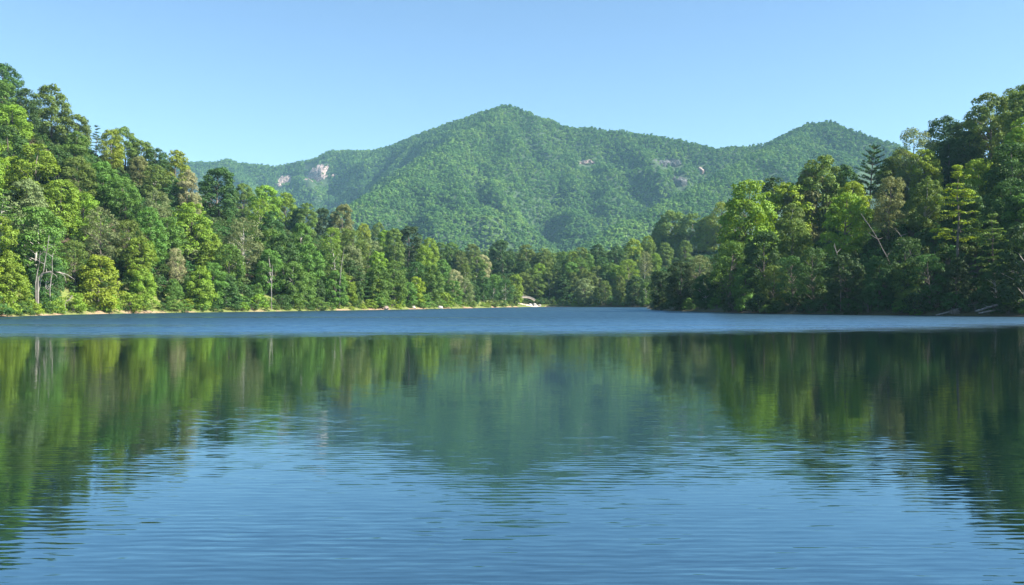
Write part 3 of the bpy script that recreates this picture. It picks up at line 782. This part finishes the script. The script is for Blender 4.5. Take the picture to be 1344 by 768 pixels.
def boulder(px, py, size, label, seed, mat=ROCK_PALE, group='boulders along the shore', sq=(1, .8, .62), dd=.2):
    Y = depth0(px) + dd; X = (px - CX) / F * Y; z = float(terrain_h(np.array([X]), np.array([Y]))[0])
    r = np.random.default_rng(seed)
    import bmesh
    bm = bmesh.new(); bmesh.ops.create_icosphere(bm, subdivisions=3, radius=1)
    pl = r.normal(size=(9, 3)); pl /= np.linalg.norm(pl, axis=1)[:, None]
    for v in bm.verts:
        c = np.array(v.co)
        for q in pl:
            d = c @ q - .78
            if d > 0: c = c - q * d
        nv = mnoise.noise(Vector(c * 2.2 + seed)) * .12
        v.co = Vector(c * (1 + nv) * np.array(sq) * size)
    me = bpy.data.meshes.new('boulder'); bm.to_mesh(me); bm.free()
    o = link('boulder', me, mat); o.location = (X, Y, z + size * .18); o.rotation_euler = (0, 0, r.uniform(0, 6.28))
    return tag(o, label, 'boulder', group)
boulder(701, 401, 2.0, 'largest white boulder on the sandy spit below the footbridge', 1, dd=1.0)
boulder(696, 399, 1.6, 'white boulder at the right foot of the footbridge', 2, dd=2.5)
boulder(708, 400.5, 1.3, 'small white boulder on the sandy spit, right of the largest', 3)
boulder(577, 403, 1.5, 'pale boulder at the waterline left of the far-end trees', 4)
boulder(505, 404.5, 1.7, 'tan rock below shrubs near right end of left bank', 5, ROCK_PINK)
boulder(542, 404, 1.3, 'pale rock at the foot of the rounded bright green tree', 6)
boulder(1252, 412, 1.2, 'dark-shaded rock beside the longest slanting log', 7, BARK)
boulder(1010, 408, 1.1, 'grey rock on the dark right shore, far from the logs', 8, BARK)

def footbridge():
    X, Y, z, s = place_base(689, 397.5)
    k = Y / F
    root = bpy.data.objects.new('stone_footbridge', None); COL.objects.link(root)
    root.location = (X, Y, z); tag(root, 'small pale arched footbridge above the sandy spit at the far end', 'bridge')
    L, hgt, w = 14.5, 3.7, 1.0
    root.rotation_euler = (0, 0, math.radians(14))
    n = 24
    t = np.linspace(-1, 1, n)
    top = 1.0 + (hgt - 1.0) * np.cos(t * math.pi / 2) ** .9
    bot = np.maximum(-.6, (hgt - .95) * np.sqrt(np.clip(1 - (t / .74) ** 2, 0, 1)) - .6 * (np.abs(t) > .74))
    bot = np.minimum(bot, top - .55)
    xs = t * L / 2
    V = []
    for yy in (-w, w):
        for i in range(n): V += [(xs[i], yy, bot[i]), (xs[i], yy, top[i])]
    Q = []
    o = 2 * n
    for i in range(n - 1):
        a = 2 * i
        Q += [(a, a + 2, a + 3, a + 1), (o + a, o + a + 1, o + a + 3, o + a + 2), (a + 1, a + 3, o + a + 3, o + a + 1), (a, o + a, o + a + 2, a + 2)]
    Q += [(0, 1, o + 1, o), (2 * n - 2, o + 2 * n - 2, o + 2 * n - 1, 2 * n - 1)]
    link('arch', mesh_np('arch', V, Q), rock_material('pale_masonry', (.30, .23, .18), (.46, .37, .30), (.55, .47, .40), 1.2), root)
    for sgn, nm in ((-1, 'parapet'), (1, 'parapet')):
        V = []; Q = []
        for i in range(n):
            for yy in (sgn * w - .12, sgn * w + .12): V += [(xs[i], yy, top[i] + .004), (xs[i], yy, top[i] + .30)]
        for i in range(n - 1):
            a = 4 * i
            Q += [(a, a + 4, a + 5, a + 1), (a + 2, a + 3, a + 7, a + 6), (a + 1, a + 5, a + 7, a + 3), (a, a + 2, a + 6, a + 4)]
        link(nm, mesh_np(nm, V, Q), ROCK_PALE, root)
    W = Wood(); W.add([(-.6, w, top[n // 2]), (-.6, w, top[n // 2] + 1.6)], [.12, .10], 8)
    link('post', W.mesh('post'), DEADWOOD, root)
footbridge()

# sandy spit
def spit():
    ang = np.linspace(0, 2 * math.pi, 40, endpoint=False)
    cx, cy = (690 - CX) / F * 510, 509.
    V = [(cx, cy, 0)]; rr = []
    for ring, f in enumerate((.35, .7, 1.0)):
        for a in ang:
            q = f * (1 + .18 * math.sin(3 * a + 1) + .1 * math.sin(7 * a))
            V.append((cx + 9 * q * math.cos(a), cy + 3.5 * q * math.sin(a), 0))
    V = np.array(V)
    hh = terrain_h(V[:, 0], V[:, 1])
    fr = np.concatenate([[0], np.repeat([.35, .7, 1.0], 40)])
    V[:, 2] = np.maximum(hh, 0) + .5 * (1 - fr ** 2) + .02 - .6 * (fr == 1)
    Q = []
    for i in range(40):
        j = (i + 1) % 40
        Q.append((0, 1 + i, 1 + j, 1 + j))
    T3 = [(0, 1 + i, 1 + (i + 1) % 40) for i in range(40)]
    quads = [(1 + k * 40 + i, 41 + k * 40 + i, 41 + k * 40 + (i + 1) % 40, 1 + k * 40 + (i + 1) % 40) for k in range(2) for i in range(40)]
    me = bpy.data.meshes.new('sand_beach'); me.from_pydata(V.tolist(), [], T3 + quads); me.update()
    b = NB('pale_sand'); geo = b.n('ShaderNodeNewGeometry'); nz = b.noise(geo.outputs['Position'], 1.3, 5)
    c = b.ramp(nz.outputs[0], [(.3, (.40, .30, .22)), (.65, (.66, .56, .46))])
    p = b.n('ShaderNodeBsdfPrincipled'); b.l(c, p.inputs['Base Color']); p.inputs['Roughness'].default_value = .95
    b.l(p.outputs[0], b.out.inputs[0])
    tag(link('sand_beach', me, b.m), kind='structure')
spit()

# shore grass: blades by the thousand, one object
def shore_grass():
    r = np.random.default_rng(5)
    n = 60000
    i = r.integers(0, len(LAKE), n); A = LAKE[i]; B = np.roll(LAKE, -1, 0)[i]
    t = r.uniform(0, 1, (n, 1)); p = A * (1 - t) + B * t + r.normal(0, 5.0, (n, 2))
    p = p[(p[:, 1] > 150) & (p[:, 0] < 45)]
    s = lake_sd(p[:, 0], p[:, 1])
    m = np.sin(p[:, 0] / 4.3 + p[:, 1] / 6.1) + np.sin(p[:, 1] / 9.7 + 1)
    keep = (s > 1.8) & (s < 9) & (m > -.5)
    p = p[keep]
    z = terrain_h(p[:, 0], p[:, 1]); n = len(p)
    a = r.uniform(0, 6.28, n); h = r.uniform(.25, .7, n); w = .07
    d = np.stack([np.cos(a), np.sin(a), 0 * a], 1)
    base = np.stack([p[:, 0], p[:, 1], z - .05], 1)
    ln = np.stack([r.normal(0, .15, n), r.normal(0, .15, n), h], 1)
    V = np.stack([base - d * w, base + d * w, base + ln + d * w * .3, base + ln - d * w * .3], 1).reshape(-1, 3)
    me = mesh_np('grass', V, np.arange(n * 4).reshape(n, 4), False, {'tint': ('FACE', r.uniform(.2, .8, n))})
    o = link('grass', me, leaf_material('grass_blades', (.20, .24, .05)))
    tag(o, kind='stuff'); o['label'] = 'yellow-green grass along the bank above the water'
shore_grass()

# undergrowth: the unbroken low green cover under the trees
def instancer(name, pts, protos, smin, smax, mat, label):
    me = bpy.data.meshes.new(name); me.vertices.add(len(pts))
    me.vertices.foreach_set('co', np.asarray(pts, np.float32).ravel()); me.update()
    pc = bpy.data.collections.new(name + '_clumps')
    for cm in protos:
        if not cm.materials: cm.materials.append(mat)
        pc.objects.link(bpy.data.objects.new(name + '_clump', cm))
    ng = bpy.data.node_groups.new(name + '_cover', 'GeometryNodeTree')
    ng.interface.new_socket('Geometry', in_out='INPUT', socket_type='NodeSocketGeometry')
    ng.interface.new_socket('Geometry', in_out='OUTPUT', socket_type='NodeSocketGeometry')
    N = ng.nodes
    gi = N.new('NodeGroupInput'); go = N.new('NodeGroupOutput')
    iop = N.new('GeometryNodeInstanceOnPoints'); ci = N.new('GeometryNodeCollectionInfo')
    ci.inputs['Collection'].default_value = pc; ci.inputs['Separate Children'].default_value = True; ci.inputs['Reset Children'].default_value = True
    rs = N.new('FunctionNodeRandomValue'); rs.data_type = 'FLOAT_VECTOR'
    rs.inputs[0].default_value = smin; rs.inputs[1].default_value = smax
    rr_ = N.new('FunctionNodeRandomValue'); rr_.data_type = 'FLOAT_VECTOR'
    rr_.inputs[0].default_value = (-.08, -.08, 0); rr_.inputs[1].default_value = (.08, .08, 6.28); rr_.inputs['Seed'].default_value = 3
    ng.links.new(gi.outputs[0], iop.inputs['Points']); ng.links.new(ci.outputs[0], iop.inputs['Instance'])
    iop.inputs['Pick Instance'].default_value = True
    ng.links.new(rs.outputs[0], iop.inputs['Scale']); ng.links.new(rr_.outputs[0], iop.inputs['Rotation'])
    ng.links.new(iop.outputs[0], go.inputs[0])
    o = link(name, me); o.modifiers.new('cover', 'NODES').node_group = ng
    tag(o, kind='stuff'); o['label'] = label
    return o
def undergrowth():
    r = np.random.default_rng(31)
    g = 2.4
    x, y = np.meshgrid(np.arange(-260, 240, g), np.arange(130, 800, g))
    x = (x + r.uniform(-.5, .5, x.shape) * g).ravel(); y = (y + r.uniform(-.5, .5, y.shape) * g).ravel()
    k = np.abs(x / y) < .66
    x, y = x[k], y[k]
    s = lake_sd(x, y); lo = np.where(x > 35, 2.2, 6.0) + r.uniform(0, 3, len(x))
    k = (s > lo) & ((s < 150) | ((y > 520) & (s < 280))) & (((x - 10) / 13) ** 2 + ((y - 508) / 12) ** 2 > 1)
    x, y = x[k], y[k]
    z = terrain_h(x, y) - .3
    protos = []
    for kk in range(4):
        rr = np.random.default_rng(80 + kk); L = []
        for i in range(9):
            u = rr.uniform(0, 1); a = rr.uniform(0, 6.28); rad = 1.7 * math.sqrt(1 - .8 * u * u) * rr.uniform(.2, 1)
            L.append((rad * math.cos(a), rad * math.sin(a), .2 + u * 1.7, rr.uniform(.5, .95)))
        protos.append(lobes_to_leaves('undergrowth_clump', L, rr, 95, .42, .7))
    print('UNDER', len(x))
    instancer('undergrowth', np.stack([x, y, z], 1), protos, (.7, .7, .6), (1.4, 1.4, 1.5), leaf_material('leaf_undergrowth', (.055, .110, .020), hue=.07, valvar=.6), 'dense green undergrowth covering the ground between the trees')
undergrowth()

# ------------------------------------------------------------------ mountains
def R(pts, drop=9.0):
    return np.array([((px - CX) / F * d, d, CH + (HY - py) * d / F - drop) for px, py, d in pts])
RIDGES = [
 (R([(-250, 262, 3700), (60, 235, 3500), (180, 224, 3400), (250, 212, 3320), (295, 210, 3270), (358, 216, 3200), (404, 210, 3150), (435, 197, 3100), (460, 196, 3050), (502, 194, 2950), (530, 184, 2860),
     (565, 170, 2750), (600, 158, 2640), (635, 146, 2540), (648, 141.5, 2510), (663, 140, 2480), (680, 142, 2475), (694, 147, 2470), (720, 158, 2465), (737, 165, 2460), (776, 169, 2440), (815, 173, 2410), (853, 176, 2380), (892, 182, 2340), (937, 193, 2290),
     (975, 190, 2300), (1008, 184, 2300), (1031, 176, 2290), (1062, 164, 2280), (1089, 162, 2250), (1124, 171, 2200), (1163, 184, 2150), (1250, 215, 2100), (1344, 255, 2050), (1500, 300, 2000)]), 1.0),
 (R([(663, 140, 2480), (640, 152, 2390), (617, 168, 2290), (582, 196, 2140), (547, 221, 1990), (512, 242, 1850), (460, 263, 1680), (420, 290, 1560), (380, 320, 1450)]), .85),
 (R([(1062, 164, 2280), (1035, 178, 2170), (997, 196, 2040), (946, 225, 1900), (892, 255, 1750), (826, 286, 1590), (776, 313, 1460), (730, 345, 1300)]), .80),
 (R([(815, 173, 2410), (838, 196, 2300), (852, 218, 2190), (866, 243, 2070), (862, 265, 1960)]), .95),
 (R([(720, 158, 2465), (728, 190, 2350), (745, 225, 2220), (752, 258, 2050), (745, 290, 1850)]), .85),
 (R([(663, 140, 2480), (668, 185, 2280), (655, 225, 2080), (640, 262, 1880), (630, 295, 1700)]), .85),
 (R([(435, 197, 3100), (425, 225, 2940), (405, 250, 2780), (390, 285, 2560)]), .85),
 (R([(1089, 162, 2250), (1110, 190, 2120), (1120, 225, 1980), (1115, 265, 1800)]), .85),
 (R([(582, 196, 2140), (600, 236, 1960), (606, 280, 1760)]), .85),
 (R([(547, 221, 1990), (562, 258, 1820), (570, 300, 1630)]), .85),
 (R([(776, 169, 2440), (786, 200, 2310), (800, 240, 2150), (806, 275, 1980)]), .90),
 (R([(500, 194, 2950), (490, 216, 2820), (478, 240, 2680)]), .90),
 (R([(300, 210, 3270), (318, 232, 3120), (330, 256, 2960)]), .90),
 (R([(1031, 176, 2350), (1015, 215, 2150), (985, 255, 1950), (950, 290, 1760)]), .85),
 (R([(925, 200, 2310), (912, 222, 2220), (896, 240, 2130), (876, 258, 2040)]), .95),
]
def mountain_h(X, Y):
    Z = np.full(X.shape, -1e9)
    for P, sl in RIDGES:
        best = np.full(X.shape, -1e9)
        for a, c in zip(P[:-1], P[1:]):
            dx, dy = c[0] - a[0], c[1] - a[1]
            t = np.clip(((X - a[0]) * dx + (Y - a[1]) * dy) / (dx * dx + dy * dy), 0, 1)
            d = np.hypot(X - a[0] - t * dx, Y - a[1] - t * dy)
            zz = a[2] + t * (c[2] - a[2])
            # steep near the crest, easing towards the valley
            best = np.maximum(best, zz - sl * (np.sqrt(d * d + 18 ** 2) - 18) * (1 - .00012 * d))
        k = 10.0
        m = np.maximum(Z, best)
        Z = m + k * np.log1p(np.exp(-np.abs(Z - best) / k)) * (np.minimum(Z, best) > -1e8)
    return Z

def build_mountains():
    st = 14.0
    xs = np.arange(-2300, 2301, st); ys = np.arange(760, 3900, st)
    X, Y = np.meshgrid(xs, ys)
    Z = mountain_h(X, Y)
    n1 = fbm(X, Y, 330., 5, 2.1)
    n2 = 1 - np.abs(fbm(X + .35 * Y, Y * .35, 150., 3, 9.4)) * 2
    dm = np.full(X.shape, 1e9)
    for P, sl in RIDGES[:3]:
        for a, c in zip(P[:-1], P[1:]):
            dx, dy = c[0] - a[0], c[1] - a[1]
            t = np.clip(((X - a[0]) * dx + (Y - a[1]) * dy) / (dx * dx + dy * dy), 0, 1)
            dm = np.minimum(dm, np.hypot(X - a[0] - t * dx, Y - a[1] - t * dy))
    damp = smooth01(15, 170, dm)
    Z = Z + n1 * 34 * damp + (n2 - .5) * (5 + 34 * damp)
    Z = np.where(Z > 6, Z, 6 * np.exp(np.minimum(0, (Z - 6) / 60)) - 0)
    fade = smooth01(760, 900, Y)
    Z = Z * fade - 5 * (1 - fade)
    ny, nx = X.shape
    idx = np.arange(nx * ny).reshape(ny, nx)
    Fc = np.stack([idx[:-1, :-1], idx[:-1, 1:], idx[1:, 1:], idx[1:, :-1]], -1).reshape(-1, 4)
    me = mesh_np('mountains', np.stack([X, Y, Z], -1).reshape(-1, 3), Fc, True)
    b = NB('mountain_understory'); geo = b.n('ShaderNodeNewGeometry'); nz = b.noise(geo.outputs['Position'], .03, 5)
    c = b.ramp(nz.outputs[0], [(.3, (.018, .040, .013)), (.7, (.04, .075, .022))])
    p = b.n('ShaderNodeBsdfPrincipled'); b.l(c, p.inputs['Base Color']); p.inputs['Roughness'].default_value = 1
    b.l(p.outputs[0], b.out.inputs[0])
    tag(link('mountains', me, b.m), kind='structure')

    def zat(x, y):
        fx = (x - xs[0]) / st; fy = (y - ys[0]) / st
        i = np.clip(fx.astype(int), 0, nx - 2); j = np.clip(fy.astype(int), 0, ny - 2)
        u, v = fx - i, fy - j
        return (Z[j, i] * (1 - u) + Z[j, i + 1] * u) * (1 - v) + (Z[j + 1, i] * (1 - u) + Z[j + 1, i + 1] * u) * v
    # rock faces
    def rockface(px, py, wpx, hpx, label, seed, mat=ROCK_PINK):
        yy = np.arange(1000, 3800, 4.); xx = (px - CX) / F * yy
        zz = zat(xx, yy)
        prj = HY - (zz - CH) * F / yy
        vis = np.where(prj <= py)[0]
        Y0 = yy[vis[0]]
        s = Y0 / F
        r = np.random.default_rng(seed)
        nu, nv = 44, 34
        U, Vv = np.meshgrid(np.linspace(-1, 1, nu), np.linspace(-1, 1, nv))
        gx = (px - CX) / F * Y0 + U * wpx * .5 * s
        gz = zat(np.array([(px - CX) / F * Y0]), np.array([Y0]))[0] + 4 - Vv * hpx * .5 * s
        # find the hillside depth for each grid cell and stand the face a few metres proud of it
        gy = np.zeros_like(gx)
        for j in range(nv):
            for i in range(nu):
                ys_ = np.arange(Y0 - 160, Y0 + 260, 3.); zs_ = zat(np.full(ys_.shape, gx[j, i]), ys_)
                k = np.where(zs_ >= gz[j, i])[0]
                gy[j, i] = ys_[k[0]] if len(k) else ys_[-1]
        nzv = np.array([[mnoise.fractal(Vector((gx[j, i] / 16, gz[j, i] / 34, seed)), 1, 2, 6) for i in range(nu)] for j in range(nv)])
        rad = np.sqrt((U * (1 + .0 * U)) ** 2 + Vv ** 2) + nzv * .8
        proud = 13 * np.clip(1 - rad, -1.2, .6) * 1.6 + nzv * 11
        gy = gy - proud
        id2 = np.arange(nu * nv).reshape(nv, nu)
        Q = np.stack([id2[:-1, :-1], id2[1:, :-1], id2[1:, 1:], id2[:-1, 1:]], -1).reshape(-1, 4)
        V = np.stack([gx, gy, gz], -1).reshape(-1, 3)
        # a solid block: back sheet inside the hill
        Vb = V + np.array([0, 45, -12])
        nV = len(V)
        ring = np.concatenate([id2[0, :-1], id2[:-1, -1], id2[-1, :0:-1], id2[:0:-1, 0]])
        side = np.stack([ring, np.roll(ring, -1), np.roll(ring, -1) + nV, ring + nV], -1)
        c0 = V.mean(0)
        me = mesh_np('rock_outcrop', np.vstack([V, Vb]) - c0, np.vstack([Q, Q[:, ::-1] + nV, side]), False)
        o = link('rock_outcrop', me, mat); o.location = c0
        tag(o, label, 'rock outcrop', 'rock outcrops on the mountains')
        return (px, py, wpx, hpx)
    holes = [
        rockface(416, 230, 38, 32, 'largest pinkish rock outcrop high on the mountain\'s left shoulder', 1),
        rockface(373, 240, 24, 20, 'smaller rock outcrop lower left of the largest pinkish one', 2),
        rockface(437, 232, 10, 6, 'tiny rock patch just right of the largest pinkish outcrop', 3),
        rockface(771, 216, 26, 10, 'whitish rock strip on the slope right of the main peak', 4),
        rockface(920, 226, 9, 14, 'small pink rock face beside the dark ravine, below the saddle', 5),
        rockface(876, 217, 44, 15, 'grey cliff band darkened as shade under the ridge, left of the small pink face', 6, ROCK_SHADED_GREY),
        rockface(893, 240, 22, 20, 'grey cliff, shade in its colour, slanting down the ravine below the cliff band', 7, ROCK_SHADED_GREY),
    ]
    # tree cover
    r = np.random.default_rng(11)
    g = 7.6
    gx, gy = np.meshgrid(np.arange(-1750, 1500, g), np.arange(1050, 3700, g))
    x = (gx + r.uniform(-.5, .5, gx.shape) * g).ravel(); y = (gy + r.uniform(-.5, .5, gx.shape) * g).ravel()
    px = CX + x / y * F
    k = (px > 190) & (px < 1260)
    x, y, px = x[k], y[k], px[k]
    z = zat(x, y)
    py = HY - (z - CH) * F / y
    near_sky = np.interp(px, SKY_X, SKY_Y)
    k = (py < near_sky + 22) & (z > 8)
    x, y, px, z, py = x[k], y[k], px[k], z[k], py[k]
    # drop what nearer slopes hide
    order = np.lexsort((y, (px / 3).astype(int)))
    x, y, px, z, py = (q[order] for q in (x, y, px, z, py))
    bins = (px / 3).astype(int)
    el = (z - CH) / y; keep = np.zeros(len(x), bool)
    for b0 in np.unique(bins):
        m = np.where(bins == b0)[0]
        run = np.maximum.accumulate(el[m]); prev = np.concatenate([[-9], run[:-1]])
        keep[m] = (z[m] + 45 - CH) / y[m] > prev
    x, y, px, z, py = (q[keep] for q in (x, y, px, z, py))
    for hx, hy, hw, hh in holes:
        m = (np.abs(px - hx) < hw * .42) & (py > hy - hh * .5) & (py < hy + hh * .55)
        m &= r.uniform(0, 1, len(m)) < .9
        x, y, px, z, py = (q[~m] for q in (x, y, px, z, py))
    print('FOREST', len(x))
    protos = []
    for kk in range(4):
        rr = np.random.default_rng(50 + kk)
        L = []
        for i in range(15):
            u = rr.uniform(0, 1); a = rr.uniform(0, 6.28); rad = 5.6 * math.sqrt(max(0, 1 - (u * .9) ** 2)) * rr.uniform(.4, 1)
            L.append((rad * math.cos(a), rad * math.sin(a), 2 + u * 10.5, rr.uniform(1.7, 2.9)))
        cm = lobes_to_leaves('forest_crown', L, rr, 11, 2.1, .8, .3)
        protos.append(cm)
    instancer('forest', np.stack([x, y, z - 1.5], 1), protos, (.5, .5, .4), (1.15, 1.15, .9), FOREST_MAT, 'unbroken green forest covering the mountains')

def forest_material():
    b = NB('forest_canopy')
    oi = b.n('ShaderNodeObjectInfo'); at = b.n('ShaderNodeAttribute'); at.attribute_name = 'tint'
    geo = b.n('ShaderNodeNewGeometry')
    nz = b.noise(geo.outputs['Position'], .012, 4)
    f = b.math('ADD', b.math('ADD', .12, b.math('MULTIPLY', oi.outputs['Random'], .38)), b.math('MULTIPLY', b.math('SUBTRACT', nz.outputs[0], .40), 1.3))
    c = b.ramp(f, [(.05, (.038, .098, .032)), (.4, (.102, .215, .050)), (.75, (.185, .305, .066)), (1.0, (.260, .345, .095))])
    df = b.n('ShaderNodeBsdfDiffuse'); b.l(c, df.inputs[0])
    tr = b.n('ShaderNodeBsdfTranslucent'); b.l(c, tr.inputs[0])
    mx = b.n('ShaderNodeMixShader'); mx.inputs[0].default_value = .18
    b.l(df.outputs[0], mx.inputs[1]); b.l(tr.outputs[0], mx.inputs[2]); b.l(mx.outputs[0], b.out.inputs[0])
    return b.m
FOREST_MAT = forest_material()
build_mountains()

# ------------------------------------------------------------------ haze
def haze():
    x0, x1, y0, y1, z0, z1 = -6100, 6100, -6100, 6100, -5.2, 640
    V = [(x, y, z) for z in (z0, z1) for x, y in ((x0, y0), (x1, y0), (x1, y1), (x0, y1))]
    Q = [(3, 2, 1, 0), (4, 5, 6, 7), (0, 1, 5, 4), (1, 2, 6, 5), (2, 3, 7, 6), (3, 0, 4, 7)]
    me = mesh_np('haze', V, Q)
    m = bpy.data.materials.new('haze_air'); m.use_nodes = True; t = m.node_tree; t.nodes.clear()
    out = t.nodes.new('ShaderNodeOutputMaterial'); pv = t.nodes.new('ShaderNodeVolumePrincipled')
    pv.inputs['Color'].default_value = (.42, .78, 1.0, 1); pv.inputs['Density'].default_value = .000075
    pv.inputs['Anisotropy'].default_value = 0.0
    t.links.new(pv.outputs[0], out.inputs['Volume'])
    o = link('haze', me, m); tag(o, kind='stuff'); o['label'] = 'thin blue haze in the distant air'
haze()

# ------------------------------------------------------------------ sky, sun, camera
w = bpy.data.worlds.new('World'); S.world = w; w.use_nodes = True
t = w.node_tree; bg = t.nodes['Background']
sk = t.nodes.new('ShaderNodeTexSky'); sk.sky_type = 'NISHITA'; sk.sun_disc = False
sk.sun_elevation = SUN_EL; sk.sun_rotation = SUN_AZ
sk.air_density = 1.0; sk.dust_density = .3; sk.ozone_density = 2.0; sk.altitude = 300
mxs = t.nodes.new('ShaderNodeMix'); mxs.data_type = 'RGBA'; mxs.blend_type = 'MULTIPLY'; mxs.inputs[0].default_value = 1
t.links.new(sk.outputs[0], mxs.inputs[6]); mxs.inputs[7].default_value = (.915, 1.03, 1.085, 1)
t.links.new(mxs.outputs[2], bg.inputs[0]); bg.inputs[1].default_value = .0635

sl = bpy.data.lights.new('sun', 'SUN'); sl.energy = 5.0; sl.angle = math.radians(.5); sl.color = (1, .95, .86)
so = bpy.data.objects.new('sun', sl); COL.objects.link(so)
d = Vector((math.sin(SUN_AZ) * math.cos(SUN_EL), math.cos(SUN_AZ) * math.cos(SUN_EL), math.sin(SUN_EL)))
so.rotation_euler = d.to_track_quat('Z', 'Y').to_euler(); so.location = (60, -40, 120)

cam = bpy.data.cameras.new('camera'); co = bpy.data.objects.new('camera', cam); COL.objects.link(co)
co.location = (0, 0, CH); co.rotation_euler = (math.radians(90), 0, 0)
cam.sensor_width = 36; cam.lens = 36 * F / 1344; cam.shift_y = (HY - 384) / 1344
cam.clip_start = .1; cam.clip_end = 20000
S.camera = co

S.view_settings.view_transform = 'Standard'; S.view_settings.look = 'None'
S.view_settings.exposure = 1.62; S.view_settings.gamma = 1
c = S.cycles
c.use_denoising = True
c.max_bounces = 6; c.diffuse_bounces = 3; c.glossy_bounces = 3; c.transmission_bounces = 3; c.volume_bounces = 0; c.transparent_max_bounces = 4
c.sample_clamp_indirect = 6
